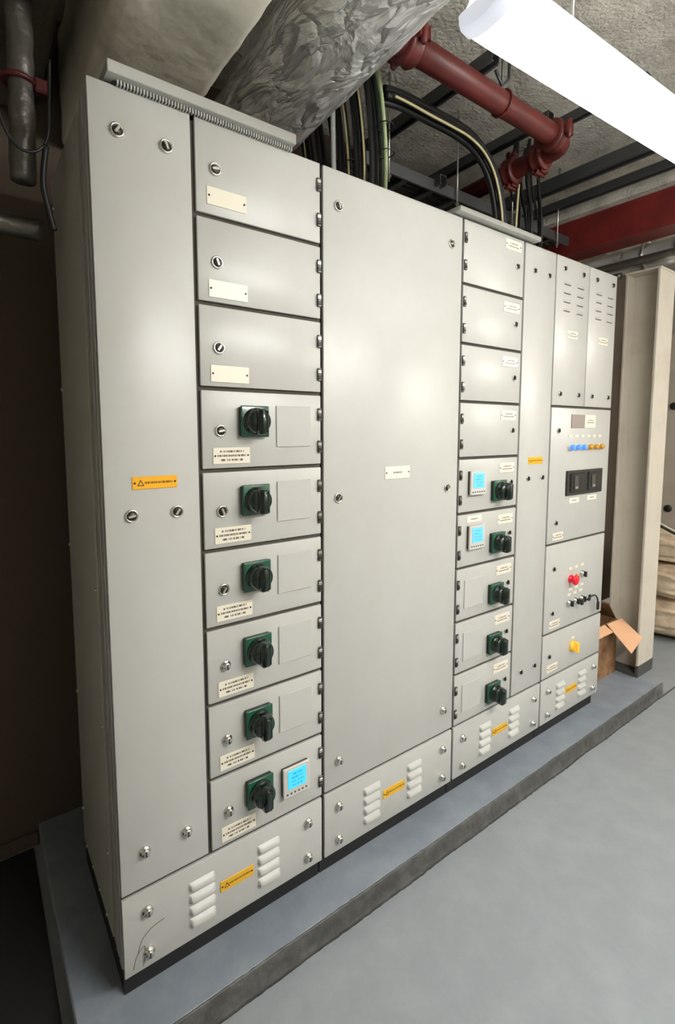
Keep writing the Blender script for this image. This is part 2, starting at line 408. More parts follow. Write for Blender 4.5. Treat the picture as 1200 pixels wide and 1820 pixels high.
CD = cabinet(XB[5], XB[6], 'far end grey control cabinet with red, blue and amber buttons, beside the cream column')
# the near cabinet's side: posts, groove and flat panel
for a, b, xx, nm, m in ((.0300, .058, 0, 'corner_post', 'paint'), (.068, .098, .001, 'corner_post', 'paint'), (.104, .128, .003, 'corner_post', 'paint2'), (.136, DEP, .001, 'side_panel', 'paint2')):
    o = link(nm, MB().box((xx, a, 0), (.0218, b, TOPZ-.003-a*.05), m, .0025, 2).mesh(nm), CA); o.location = -WORLD[CA]
SB = MB().lathe([(.006, 0), (.006, .003), (.004, .005), (0, .005)], 'zinc', 8, axis='Z', mtx=Matrix.Rotation(R(-90), 4, 'Y')).mesh('side_bolt')
for z in (2.1, 1.55, 1.05, .55, .13):
    link('side_bolt', SB, CA, (.001, .545, z))
for z in (1.0, .62, .25):
    link('side_bolt', SB, CA, (.001, .15, z))
for y in (.2, .3, .4, .5): link('side_bolt', SB, CA, (.001, y, .02))

# --- near tall cable door
d = door(CA, XB[0], XB[1], BASEZ, TOPZ, gl=0)
for i, (x, z) in enumerate([(.060, 2.101), (.171, 2.101), (.060, 1.213), (.172, 1.214)]): on(d, 'lock', LOCK[i % 3], x, z)
for x, z in [(.061, .331), (.172, .331)]: on(d, 'lock', STUD, x, z)
on(d, 'label_plate', P_YEL, .119, 1.2925, 'yellow warning label plate')
# --- rotary switch rows
def switch(d, x, z, long=False):
    on(d, 'switch_plate', SW_PLATE, x, z, 'green square switch plate')
    o = on(d, 'switch_handle', SW_HANDLE, x, z, 'black and green rotary switch handle'); o.location.y = -.0195
for k in range(9):            # k = 0 is the lowest row
    z0, z1 = ROW[k], ROW[k+1]
    d = door(CA, XB[1], XB[2], z0, z1)
    up = .012 if k == 8 else 0
    on(d, 'lock', LOCK[k % 3] if k > 2 else STUD, .295, z0+.106+up)
    on(d, 'label_plate', P_TEXT if k < 6 else P_BLANK, .326, z0+.039+up)
    if k < 6: switch(d, .390, z1-.086)
    if 1 <= k < 6: on(d, 'blank_cover', BLANK, .524, z1-.099)
    if k == 0:
        on(d, 'meter_case', METER, .516, z1-.104, 'pale square meter'); on(d, 'meter_screen', SCREEN, .516, z1-.104+.008, 'lit cyan screen')
    for dz in (.062, .160): on(d, 'hinge', HINGE, .6145, (z1 if k < 8 else z1-.0)-dz)
# --- wide plain door
d = door(CB, XB[2], XB[3], BASEZ, TOPZ)
for i, (x, z) in enumerate([(.687, 2.094), (1.197, 2.092), (.687, 1.208), (1.197, 1.206)]): on(d, 'lock', LOCK[(i+1) % 3], x, z)
for x in (.688, 1.198): on(d, 'lock', STUD, x, .325)
on(d, 'label_plate', P_ONE, .942, 1.277)
# --- third cabinet
for k in range(9):
    z0, z1 = ROW[k], ROW[k+1]
    d = door(CC, XB[3], XB[4], z0, z1)
    on(d, 'label_plate', P_TWO, 1.567, z1-.047+(.014 if k == 8 else 0))
    on(d, 'lock', SLOCK, 1.597, z1-.110)
    if k < 5: switch(d, 1.505, z1-.138)
    if k < 3: on(d, 'blank_cover', BLANK, 1.370, z1-.110)
    if k in (3, 4):
        on(d, 'meter_case', METER, 1.366, z1-.098, 'pale square meter'); on(d, 'meter_screen', SCREEN2, 1.366, z1-.098+.008, 'lit blue screen')
    if k == 3: on(d, 'label_plate', P_TAG, 1.362, z1-.026)
    for dz in (.065, .163): on(d, 'hinge', HINGE, 1.2735, z1-dz)
d = door(CC, XB[4], XB[5], BASEZ, TOPZ)
for x, z in [(1.720, 2.093), (1.829, 2.091), (1.723, 1.211), (1.833, 1.211), (1.719, .328), (1.826, .329)]: on(d, 'lock', SLOCK, x, z)
on(d, 'label_plate', P_YEL, 1.776, 1.289, 'yellow warning label plate')
# --- far control cabinet
Z6 = [TOPZ, 1.532, .886, .449, BASEZ]
for x0, x1 in ((XB[5], 2.177), (2.177, XB[6])):
    d = door(CD, x0, x1, Z6[1], Z6[0], gr=.003 if x1 < 2.4 else .001, gl=.003)
    ox = x0+.064
    for dx in (0, .161): on(d, 'lock', SLOCK, ox+dx, 2.145); on(d, 'lock', SLOCK, ox+dx, 1.589)
    for r in range(4):
        for cx in (.032, .146): on(d, 'louvre', VENT, ox+cx-.003, 2.085-r*.039)
    on(d, 'label_plate', P_SM, ox+.088, 1.863)
d = door(CD, XB[5], XB[6], Z6[2], Z6[1], gr=.001)
on(d, 'display_panel', MB().box((-.058, -.004, -.032), (.058, 0, .032), 'greyscreen', .001).mesh('display_panel'), 2.122, 1.466, 'grey display panel')
on(d, 'display_panel', MB().box((-.052, -.003, -.032), (.052, 0, .032), 'label_2', .001).mesh('display_panel'), 2.238, 1.466)
LENS = {m: MB().lathe([(.0165, 0), (.0165, .006), (.0135, .008)], 'meter', 14).lathe([(.0135, .004), (.0135, .020), (.010, .025), (0, .026)], m, 14).mesh('pilot_lamp') for m in ('blue', 'amber')}
for i, x in enumerate((2.060, 2.115, 2.171, 2.228, 2.285, 2.340)):
    on(d, 'pilot_lamp', LENS['blue' if i < 3 else 'amber'], x, 1.341, ('blue' if i < 3 else 'amber')+' pilot lamp')
    on(d, 'label_plate', P_TINY, x, 1.395)
# twin relay window
mb = MB().box((-.168, -.010, -.060), (.168, 0, .060), 'dark', .002)
for s in (-1, 1):
    mb.box((s*.082-.060, -.016, -.044), (s*.082+.060, -.009, .046), 'blackp', .003)
    mb.box((s*.082-.036, -.020, -.030), (s*.082+.0, -.015, .034), 'gasket_shade', .002)
    mb.box((s*.082-.030, -.022, -.028), (s*.082-.006, -.0195, -.016), 'greyscreen', .001)
on(d, 'relay_window', mb.mesh('relay_window'), 2.203, 1.170, 'black twin relay window')
on(d, 'label_plate', P_TAG, 2.118, 1.083); on(d, 'label_plate', P_TAG, 2.288, 1.085)
on(d, 'lock', SLOCK, 1.955, 1.421); on(d, 'lock', SLOCK, 1.962, .987); on(d, 'label_plate', P_SM, 1.984, .922)
d = door(CD, XB[5], XB[6], Z6[3], Z6[2], gr=.001)
mb = MB().lathe([(.020, 0), (.020, .008), (.013, .010), (.013, .020), (.024, .024), (.026, .031), (.018, .037), (0, .039)], 'red', 22)
on(d, 'stop_button', mb.mesh('stop_button'), 2.118, .690, 'red mushroom stop button')
SEL = MB().lathe([(.017, 0), (.017, .007), (.012, .009), (.012, .014), (0, .0145)], 'chrome', 18).box((-.004, -.028, -.014), (.004, -.012, .014), 'dark', .0015).mesh('selector')
on(d, 'reset_button', MB().lathe([(.016, 0), (.016, .007), (.011, .009), (.011, .013), (0, .014)], 'amber', 16).mesh('reset_button'), 2.172, .690, 'orange push button')
on(d, 'selector_switch', SEL, 2.225, .700, 'black selector switch')
for x, z in ((2.113, .742), (2.168, .744), (2.224, .746), (2.12, .637), (2.175, .640), (2.23, .643), (2.11, .610), (2.165, .612), (2.22, .614)): on(d, 'label_plate', P_TINY, x, z)
for x in (2.108, 2.168, 2.228): on(d, 'key_switch', SEL, x, .570, 'small key switch')
# a bunch of keys hanging from the last key switch
mb = MB(); P = spline([(2.228, -.030, .568), (2.26, -.036, .582), (2.30, -.034, .580), (2.335, -.030, .560), (2.36, -.024, .530)], 5)
mb.tube(P, .0045, 'blackp', 6); mb.box((2.350, -.030, .488), (2.368, -.020, .532), 'blackp', .003)
mb.box((2.250, -.030, .556), (2.272, -.026, .590), 'blackp', .002); mb.box((2.166, -.040, .555), (2.186, -.030, .583), 'dark', .002)
link('key_bunch', mb.mesh('key_bunch'), None, (0, 0, 0), label='bunch of black keys hanging below the red stop button', cat='keys')
on(d, 'lock', SLOCK, 1.961, .765); on(d, 'lock', SLOCK, 1.961, .548); on(d, 'label_plate', P_SM, 1.986, .490)
d = door(CD, XB[5], XB[6], Z6[4], Z6[3], gr=.001)
mb = MB().lathe([(.026, 0), (.026, .006), (.018, .009), (.018, .013), (0, .0135)], 'amberb', 20).box((-.007, -.036, -.026), (.007, -.010, .026), 'amberb', .003)
mb.lathe([(.030, .0), (.030, .003), (0, .0035)], 'yellow_b', 20)
on(d, 'rotary_button', mb.mesh('rotary_button'), 2.165, .334, 'yellow rotary button'); on(d, 'label_plate', P_TINY, 2.165, .378)
on(d, 'lock', SLOCK, 1.950, .336); on(d, 'label_plate', P_SM, 1.982, .272)
# --- lower louvred panels
for c, x0, x1, dl, dr, lk in ((CA, XB[0], XB[2], .212, .423, STUD), (CB, XB[2], XB[3], .210, .421, STUD), (CC, XB[3], XB[5], .210, .418, SLOCK), (CD, XB[5], XB[6], .178, .385, SLOCK)):
    d = door(c, x0, x1, 0, BASEZ, 'plinth_panel', gl=0 if x0 == 0 else GAP, gr=.001 if x1 == XB[6] else GAP)
    for z in (.162, .043):
        on(d, 'lock', STUD, x0+.062, z); on(d, 'lock', STUD, x1-.061, z)
    for r in range(4):
        on(d, 'louvre', LOUV, x0+dl, .160-r*.036); on(d, 'louvre', LOUV, x0+dr, .160-r*.036)
    on(d, 'label_plate', P_YELB, x0+(dl+dr)/2, .108, 'yellow warning label plate')
    if c is CA:
        for P in ([(.035, -.0005, .055), (.045, -.0005, .085), (.07, -.0005, .105), (.105, -.0005, .113)], [(.022, -.0005, .015), (.03, -.0005, .045), (.05, -.0005, .066), (.052, -.0005, .05), (.047, -.0005, .01)]):
            o = link('scratch', MB().tube(spline(P, 5), .0007, 'gasket_shade', 4).mesh('scratch'), d, (0, 0, 0)); o.location = -WORLD[d]
# --- canopies over the roof vents
def canopy(c, x0, x1, z0, z1):
    mb = MB().box((x0, -.030, z0), (x1, DEP-.05, z1), 'paint', .0015)
    o = link('vent_canopy', mb.mesh('vent_canopy'), c, (0, 0, 0)); o.location = -WORLD[c]
    return o
cn = canopy(CA, .038, .522, 2.205, 2.231)
mb = MB()
for k in range(64):
    x = .062+k*.0072
    mb.box((x, -.012, 2.1945), (x+.0034, -.001, 2.205), 'paint')
mb.box((.055, -.003, 2.1972), (.52, .02, 2.205), 'dark')
o = link('vent_comb', mb.mesh('vent_comb'), cn, (0, 0, 0), kind='stuff'); o.location = -WORLD[cn]
cn = canopy(CC, 1.207, 1.714, 2.203, 2.221)

# ------------------------------------------------------------------ batten lamp in view, added fill lamps
def batten(loc, rz, L, mlamp, label, wf=1):
    c = thing('batten_lamp', loc, label, 'lamp'); c.rotation_euler = (0, 0, rz); c.scale = (1, wf, wf)
    mb = MB()   # housing: shallow tray above the diffuser, rim all round
    prof = [(-.050, .022), (-.052, .030), (-.040, .050), (.040, .050), (.052, .030), (.050, .022)]
    t = bmesh.new(); secs = []
    for x, s in ((0, .62), (.012, .82), (.045, 1.0), (L-.045, 1.0), (L-.012, .82), (L, .62)):
        secs.append([t.verts.new((x, y*s, z)) for y, z in prof])
    for A, B in zip(secs, secs[1:]):
        for k in range(len(A)): t.faces.new((A[k], A[(k+1) % len(A)], B[(k+1) % len(A)], B[k]))
    t.faces.new(secs[0]); t.faces.new(secs[-1][::-1]); bmesh.ops.recalc_face_normals(t, faces=t.faces)
    mb.add(t, 'lampbody'); o = link('housing', mb.mesh('housing'), c, loc)
    t = bmesh.new(); secs = []
    for x, s, q in ((.010, .72, .15), (.018, .84, .6), (.05, 1, .95), (.10, 1, 1), (L-.10, 1, 1), (L-.05, 1, .95), (L-.018, .84, .6), (L-.010, .72, .15)):
        ring = []
        ring.append(t.verts.new((x, -.055*s, .022))); ring.append(t.verts.new((x, -.074*s, .012)))
        for k in range(13):
            a = math.pi*k/12
            ring.append(t.verts.new((x, -math.cos(a)*.0755*s, -.001-abs(math.sin(a))**.6*.040*q)))
        ring.append(t.verts.new((x, .074*s, .012))); ring.append(t.verts.new((x, .055*s, .022)))
        secs.append(ring)
    for A, B in zip(secs, secs[1:]):
        for k in range(len(A)-1): t.faces.new((A[k], A[k+1], B[k+1], B[k]))
        t.faces.new((A[-1], A[0], B[0], B[-1]))
    t.faces.new(secs[0]); t.faces.new(secs[-1][::-1]); bmesh.ops.recalc_face_normals(t, faces=t.faces)
    mb = MB(); mb.add(t, mlamp, smooth=True); link('diffuser', mb.mesh('diffuser'), c, loc, label='lit white diffuser')
    capm = MB()
    t = bmesh.new(); secs = []
    for x, sc in ((.001, .72), (.003, .84), (.016, .97), (.034, 1.02), (.037, 1.02)):
        secs.append([t.verts.new((x, -math.cos(math.pi*k/12)*.078*sc, .004-abs(math.sin(math.pi*k/12))**.6*.047*(.55+.45*sc))) for k in range(13)])
    for A, B in zip(secs, secs[1:]):
        for k in range(12): t.faces.new((A[k], A[k+1], B[k+1], B[k]))
    t.faces.new(secs[0]); bmesh.ops.recalc_face_normals(t, faces=t.faces)
    capm.add(t, 'lampcap', smooth=True); link('end_cap', capm.mesh('end_cap'), c, loc, label='frosted end cap')
    for fx in (.2, .8):
        mb = MB().box((L*fx-.012, -.02, .0502), (L*fx+.012, .02, .058), 'zinc', .002).tube([(L*fx, 0, .05), (L*fx, 0, (CE-loc[2]-.001)/wf)], .004, 'zinc', 6)
        link('hanger', mb.mesh('hanger'), c, loc)
    return c
batten((.590, -.590, 2.252), R(-3.3), 1.50, 'lamp', 'lit white batten lamp hanging from the ceiling in front of the cabinets', wf=.87)
batten((.45, -1.95, 2.26), R(0), 1.55, 'fill_lamp', 'unseen fill lamp added over the aisle behind the camera')  # this and the next are added out of view to brighten doors and floor
batten((3.5, -2.56, 2.26), R(0), 1.55, 'fill_lamp', 'unseen fill lamp added further along the aisle')

# ------------------------------------------------------------------ ducts and pipes overhead
def crinkle_tube(c0, c1, r, m, n=48, seg=60, amp=.006, f=14):
    c0, c1 = Vector(c0), Vector(c1); t = bmesh.new(); d = (c1-c0).normalized(); u = d.cross(Vector((0, 0, 1))).normalized(); v = d.cross(u); rings = []
    for i in range(seg+1):
        p = c0.lerp(c1, i/seg); ring = []
        for k in range(n):
            a = 2*math.pi*k/n; q = u*math.cos(a)+v*math.sin(a)
            nn = noise.noise((p*1.2+q*r)*f)+.6*noise.noise(Vector((a*5, i*.12, 1)))+.5*noise.noise((p+q*r)*f*2.7)
            ring.append(t.verts.new(p+q*(r+amp*nn)))
        rings.append(ring)
    for A, B in zip(rings, rings[1:]):
        for k in range(n): t.faces.new((A[k], A[(k+1) % n], B[(k+1) % n], B[k]))
    t.faces.new(rings[0]); t.faces.new(rings[-1][::-1]); bmesh.ops.recalc_face_normals(t, faces=t.faces)
    mb = MB(); mb.add(t, m, smooth=True); return mb
link('foil_wrapped_duct', crinkle_tube((.655, -1.6, 2.66), (.725, .83, 2.60), .158, 'foil', 64, 130, .0045, 11).mesh('foil_wrapped_duct'), None, (0, 0, 0),
     label='round duct wrapped in crinkled silver foil above the cabinets', cat='duct')
# rectangular cream foil duct
def wrapped_box(a, b, m, rad, label, name, cat, amp=.004, ny=80):
    a, b = Vector(a), Vector(b); t = bmesh.new(); rings = []
    cx, cz = (a.x+b.x)/2, (a.z+b.z)/2; hx, hz = (b.x-a.x)/2, (b.z-a.z)/2; P = []
    for sx, sz, a0 in ((1, 1, 0), (-1, 1, 90), (-1, -1, 180), (1, -1, 270)):
        P += [(sx*(hx-rad)+rad*math.cos(R(a0+90*k/5)), sz*(hz-rad)+rad*math.sin(R(a0+90*k/5))) for k in range(6)]
    Q = []
    for i in range(len(P)):
        p, q = P[i], P[(i+1) % len(P)]; l = math.hypot(q[0]-p[0], q[1]-p[1]); n = max(1, int(l/.03))
        Q += [(p[0]+(q[0]-p[0])*k/n, p[1]+(q[1]-p[1])*k/n) for k in range(n)]
    for i in range(ny+1):
        y = a.y+(b.y-a.y)*i/ny; ring = []
        for x, z in Q:
            k = 1+amp*(noise.noise(Vector((x*9, y*7, z*9)))+.5*noise.noise(Vector((x*30, y*26, z*30))))/max(.05, math.hypot(x, z))
            ring.append(t.verts.new((cx+x*k, y, cz+z*k)))
        rings.append(ring)
    n = len(Q)
    for A, B in zip(rings, rings[1:]):
        for k in range(n): t.faces.new((A[k], A[(k+1) % n], B[(k+1) % n], B[k]))
    t.faces.new(rings[0]); t.faces.new(rings[-1][::-1]); bmesh.ops.recalc_face_normals(t, faces=t.faces)
    mb = MB(); mb.add(t, m, smooth=True)
    return link(name, mb.mesh(name), None, (0, 0, 0), label=label, cat=cat)
wrapped_box((.078, -1.7, 2.42), (.392, .83, 2.82), 'foild', .03, 'large rectangular duct in cream foil over the nearest cabinet', 'rectangular_duct', 'duct', .006)
link('dark_duct', crinkle_tube((-.10, -1.2, 2.62), (-.10, .83, 2.62), .125, 'foilk', 40, 70, .004, 8).mesh('dark_duct'), None, (0, 0, 0),
     label='dull dark round duct left of the cream foil duct', cat='duct')
# wrapped drop pipe at the far left with its clamp
dp = thing('wrapped_drop_pipe', (-.098, .30, 2.05), 'dark foil wrapped drop pipe hanging beside the nearest cabinet', 'pipe')
o = link('pipe_body', crinkle_tube((-.098, .30, 2.06), (-.090, .295, 2.488), .030, 'foilk', 20, 30, .003, 20).mesh('pipe_body'), dp); o.location = -WORLD[dp]
mb = MB().tube([(-.098+.036*math.cos(a/3), .30+.036*math.sin(a/3), 2.30) for a in range(20)], .007, 'redp', 6).box((-.066, .275, 2.28), (-.030, .300, 2.315), 'redp', .004)
o = link('clamp', mb.mesh('clamp'), dp, label='small red clamp'); o.location = -WORLD[dp]
link('wrapped_cross_pipe', crinkle_tube((-.6, .42, 1.985), (-.045, .42, 1.985), .030, 'foilk', 20, 30, .003, 20).mesh('wrapped_cross_pipe'), None, (0, 0, 0),
     label='short wrapped pipe level behind the foot of the drop pipe', cat='pipe')
mb = MB().tube(spline([(-.055, .1, 2.26), (-.060, .1, 2.17), (-.066, .1, 2.09), (-.090, .1, 2.052), (-.125, .1, 2.05), (-.155, .1, 2.10), (-.18, .1, 2.25), (-.19, .12, 2.50)], 6), .0035, 'cable', 6)
mb.tube(spline([(-.070, .1, 2.07), (-.080, .1, 1.99), (-.072, .1, 1.93), (-.062, .1, 1.885)], 6), .0065, 'cable', 6)
link('loose_black_cable', mb.mesh('loose_black_cable'), None, (0, 0, 0), label='thin black cable looped and hanging beside the nearest cabinet', cat='cable')

# red fire pipe
fp = thing('red_sprinkler_pipe', (.85, -.045, 2.62), 'red painted sprinkler pipe with bolted couplings under the ceiling', 'pipe')
def fpart(name, mb): o = link(name, mb.mesh(name), fp); o.location = -WORLD[fp]; return o
ey = -.047
bend = [(1.775+.075*math.sin(R(a)), ey+.075-.075*math.cos(R(a)), 2.62) for a in range(0, 91, 10)]
fpart('pipe_body', MB().tube([(.862, ey, 2.62), (1.3, ey, 2.62), (1.775, ey, 2.62)]+bend[1:]+[(1.85, .12, 2.62), (1.85, .60, 2.60)], .040, 'redp', 24))
def coupling(p, ax):
    mb = MB(); q = Matrix.Translation(p) @ (Matrix.Rotation(R(90), 4, 'Y') if ax == 'x' else Matrix.Rotation(R(90), 4, 'X'))
    mb.lathe([(.040, -.028), (.056, -.026), (.060, -.018), (.055, -.012), (.055, .012), (.060, .018), (.056, .026), (.040, .028)], 'redp', 24, axis='Z', mtx=q)
    for s in (-1, 1):
        mb.box((-.020, s*.056-.012, -.022), (.020, s*.056+.018*s+.004, .022), 'redp', .004, mtx=q)
        mb.lathe([(.009, -.034), (.011, -.03), (.011, .03), (.006, .036), (0, .036)], 'redp', 8, axis='Z', mtx=q @ Matrix.Translation((0, s*.068, 0)) @ Matrix.Rotation(R(90), 4, 'Y'))
    return mb
fpart('coupling', coupling((.925, ey, 2.62), 'x')); fpart('coupling', coupling((1.745, ey, 2.62), 'x')); fpart('coupling', coupling((1.85, .075, 2.62), 'y')); fpart('coupling', coupling((1.85, .22, 2.615), 'y'))
mb = MB().tube([(1.40, ey, 2.668), (1.40, ey, CE+.002)], .005, 'galv', 6).tube([(1.36, ey, 2.72), (1.40, ey, 2.68), (1.44, ey, 2.72), (1.44, ey, 2.80)], .006, 'galv', 6)
mb.tube([(1.40, ey+.045*math.cos(R(a)), 2.62+.045*math.sin(R(a))) for a in range(0, 361, 30)], .004, 'redp', 6)
fpart('hanger', mb)

# red roof beam, an I section running to the back wall
mb = MB(); B = (2.66, 2.82)
prof = [(B[0], 2.455), (B[1], 2.455), (B[1], 2.467), ((B[0]+B[1])/2+.005, 2.467), ((B[0]+B[1])/2+.005, 2.628), (B[1], 2.628), (B[1], 2.64), (B[0], 2.64), (B[0], 2.628), (B[0]+.002, 2.625), (B[0]+.002, 2.470), (B[0], 2.467)]
mb.prism(prof, 2.7+BW-.001, 'redb', Matrix.Translation((0, -2.7, 0)))
link('red_roof_beam', mb.mesh('red_roof_beam'), None, (0, 0, 0), label='deep red painted steel beam crossing above the far cabinet', cat='beam')
# concrete-grey beam encasement above it
link('beam_casing', MB().box((2.60, -2.69, 2.64), (2.86, BW-.001, 2.70), 'ceil', .004).mesh('beam_casing'), None, (0, 0, 0), label='rough grey casing strip lying on the red beam', cat='casing')

# silver pipe with clamps by the column
sp = thing('silver_clad_pipe', (3.06, 0, 2.46), 'silver clad pipe with clamp rings over the cream column', 'pipe')
o = link('pipe_body', crinkle_tube((3.06, -2.0, 2.455), (3.04, .83, 2.44), .072, 'clad', 32, 60, .002, 20).mesh('pipe_body'), sp); o.location = -WORLD[sp]
for y, r in ((.12, .082), (-.06, .084)):
    mb = MB().tube([(3.05+r*math.cos(R(a)), y, 2.45+r*math.sin(R(a))) for a in range(0, 361, 20)], .008, 'zinc', 8).tube([(3.05, y, 2.45+r), (3.05, y, CE-.002)], .006, 'zinc', 6)
    o = link('pipe_clamp', mb.mesh('pipe_clamp'), sp, label='bright zinc pipe clamp'); o.location = -WORLD[sp]
for i, (x, z, r, lb) in enumerate(((2.93, 2.40, .022, 'thin dull pipe left of the silver clad pipe, higher of two'), (2.955, 2.345, .018, 'thin dull pipe left of the silver clad pipe, lower of two'))):
    link('thin_pipe', crinkle_tube((x, .22 if i else -1.5, z), (x, .83, z), r, 'foilk', 14, 30, .001, 20).mesh('thin_pipe'), None, (0, 0, 0), label=lb, cat='pipe')

# ------------------------------------------------------------------ cables rising from the cabinets
def cable(P, r, m, label, group=None, ties=()):
    c = thing('cable', P[0], label, 'cable', group)
    pts = spline(P, 7)
    o = link('sheath', MB().tube(pts, r, m, 8).mesh('sheath'), c); o.location = -WORLD[c]
    return c
zt = TOPZ-.004
def riser(px, x, r, m, label, group=None, top=CE, lean=1.0):
    x += .05; y = .55-(px-545)*.50/145+(x-.93)*1.5
    c = cable([(x, y, zt), (x+.003, y, 2.34), (x, y+.006*lean, 2.46), (x-.002, y+.028*lean, 2.60), (x-.004, y+.065*lean, 2.74), (x-.006, y+.10*lean, top)], r, m, label, group)
ORD = ['first', 'second', 'third', 'fourth', 'fifth', 'sixth', 'seventh', 'eighth', 'ninth', 'tenth', 'eleventh', 'twelfth', 'thirteenth', 'fourteenth', 'fifteenth']
RB = 'black cables rising from the wide cabinet'
rnd = random.Random(3)
for i, px in enumerate([548, 559, 568, 577, 588, 607, 614, 621, 635, 642, 648, 660, 667, 674, 681]):
    riser(px, .895+.028*(i % 3), .0085+.003*rnd.random(), 'cable', ORD[i]+' black cable from the left, rising behind the wide cabinet door', RB, lean=1 if px < 600 else .8)
riser(599, .850, .0095, 'conduit', 'straight grey conduit among the black cables', lean=0)
riser(627, .878, .0042, 'cream', 'cream cable left of the middle of the cable bundle')
riser(653, .878, .0042, 'cream', 'cream cable in the middle of the cable bundle')
riser(549, .880, .0030, 'cream', 'thin cream cable at the left edge of the cable bundle')
riser(689, .905, .0070, 'gy', 'pale green earth cable at the right edge of the cable bundle')
riser(685, .925, .0105, 'gycore', 'dark green cable beside the pale earth cable')
for z, x, y, lb in ((2.40, .945, .265, 'black tie round the left of the cable bundle'), (2.37, .960, .095, 'black tie round the pale green earth cable, lower one'), (2.46, .960, .10, 'black tie round the pale green earth cable, upper one')):
    link('cable_tie', MB().tube([(x+.03*math.cos(R(a)), y+.030*math.sin(R(a)), z) for a in range(0, 361, 30)], .002, 'cable', 5).mesh('cable_tie'), None, (0, 0, 0), label=lb, cat='cable tie')
# branch arching over to the third cabinet
for k, (dy, dz, r) in enumerate([(.000, .018, .012), (.030, .012, .013), (.012, .046, .013), (.044, .038, .012)]):
    cable([(1.01, .15+dy, 2.585+dz), (1.10, .15+dy, 2.60+dz), (1.25, .15+dy, 2.602+dz), (1.42, .15+dy, 2.600+dz), (1.54, .15+dy, 2.572+dz), (1.622+dz*.8, .15+dy, 2.50+dz*.6), (1.672+dz, .15+dy, 2.38), (1.690+dz, .15+dy, 2.2215)], r, 'cable', ['nearest, lower', 'rear, lower', 'nearest, upper', 'rear, upper'][k]+' of the thick black cables arching to the third cabinet', 'black cables arching to the third cabinet')
cable([(1.035, .132, 2.60), (1.10, .132, 2.602), (1.218, .132, 2.600), (1.33, .132, 2.600), (1.446, .132, 2.595), (1.54, .132, 2.565), (1.61, .132, 2.50), (1.660, .132, 2.38), (1.682, .132, 2.2215)], .0048, 'cream', 'cream earth cable arching over to the third cabinet')
# dark bunch dropping behind the far cabinets
for k in range(9):
    x = 1.925+k*.030; y = .22+(k % 3)*.03
    cable([(x, y, zt), (x+.004, y, 2.36), (x+.01*math.sin(k), y, 2.48), (x+.03*math.sin(k*2.1), y+.03, 2.62+.01*k), (x+.06, y+.06, CE)], .006+.003*(k % 2), 'cable', ORD[k]+' thin black cable from the left, dropping behind the far cabinets', 'black cables behind the far cabinets')
cable([(1.86, .20, zt), (1.865, .20, 2.34), (1.875, .20, 2.50), (1.88, .2, 2.56)], .005, 'cream', 'short cream cable dropping left of the far black cables')

# ------------------------------------------------------------------ struts and ladder under the ceiling
def strut(a, b, wd, label, group=None, name='steel_strut', m='galv'):
    a, b = Vector(a), Vector(b); d = b-a; L = d.length
    q = Matrix.Translation(a) @ d.to_track_quat('Y', 'Z').to_matrix().to_4x4()
    mb = MB(); h = wd/2
    mb.box((-h, 0, h-.003), (h, L, h), m); mb.box((-h, 0, -h), (-h+.003, L, h-.003), m); mb.box((h-.003, 0, -h), (h, L, h-.003), m)
    mb.box((-h+.003, 0, -h), (-h*.5, L, -h+.003), m); mb.box((h*.5, 0, -h), (h-.003, L, -h+.003), m)
    bmesh.ops.transform(mb.bm, matrix=q, verts=mb.bm.verts)
    return link(name, mb.mesh(name), None, (0, 0, 0), label=label, cat='strut', group=group)
strut((1.262, -.12, 2.685), (1.262, .84, 2.685), .041, 'dark steel strut above the red pipe, nearest of the row')
strut((1.80, .0, 2.735), (1.80, .84, 2.735), .041, 'dark steel strut above the red pipe bend')
strut((1.87, -.35, 2.73), (1.87, .0, 2.73), .035, 'dark steel strut between the lamp and the red pipe bend')
strut((1.50, .32, 2.52), (1.50, .84, 2.52), .041, 'dark steel strut below the arching cables')
strut((2.34, -.40, 2.72), (2.34, .84, 2.72), .06, 'dark steel strut left of the red beam, nearer one')
strut((2.46, -.35, 2.66), (2.46, .84, 2.66), .041, 'dark steel strut beside the red beam')
def ladder(x0, x1, y0, y1, z, label):
    c = thing('cable_ladder', (x0, y0, z), label, 'cable ladder')
    for y in (y0, y1):
        o = link('rail', MB().box((x0, y-.006, z), (x1, y+.006, z+.05), 'galv', .001).mesh('rail'), c); o.location = -WORLD[c]
    n = int((x1-x0)/.16)
    rm = MB().box((-.015, 0, 0), (.015, y1-y0-.012, .012), 'galv').mesh('rung')
    for k in range(n): link('rung', rm, c, (x0+.08+k*.16, y0+.006, z+.004))
    return c
ladder(1.08, 2.60, .36, .62, 2.48, 'dark steel cable ladder running above the back of the cabinets')
for i, x in enumerate((1.2, 1.62, 2.04, 2.46)):
    link('threaded_rod', MB().tube([(x, .345, 2.44), (x, .345, CE)], .004, 'zinc', 6).lathe([(.011, 0), (.011, .010), (.004, .012)], 'zinc', 6, axis='Z', mtx=Matrix.Translation((x, .345, 2.455))).mesh('threaded_rod'), None, (0, 0, 0),
         label=ORD[i]+' zinc threaded rod from the left, holding up the cable ladder', cat='rod', group='rods of the cable ladder')
for i in range(5):
    link('tray_cable', MB().tube(spline([(1.1, .40+i*.04, 2.506+.004*(i % 2)), (1.5, .41+i*.037, 2.508), (2.0, .40+i*.04, 2.505), (2.58, .405+i*.038, 2.508)], 6), .013, 'cable', 8).mesh('tray_cable'), None, (0, 0, 0),
         label=ORD[i]+' black cable from the front, lying in the dark cable ladder', cat='cable', group='black cables in the cable ladder')
# big dark duct far back above the wide cabinet
link('dark_box_duct', MB().box((1.20, .66, 2.30), (2.9, .84, 2.55), 'foilk', .006).mesh('dark_box_duct'), None, (0, 0, 0), label='dark box duct along the back wall above the cabinets', cat='duct')

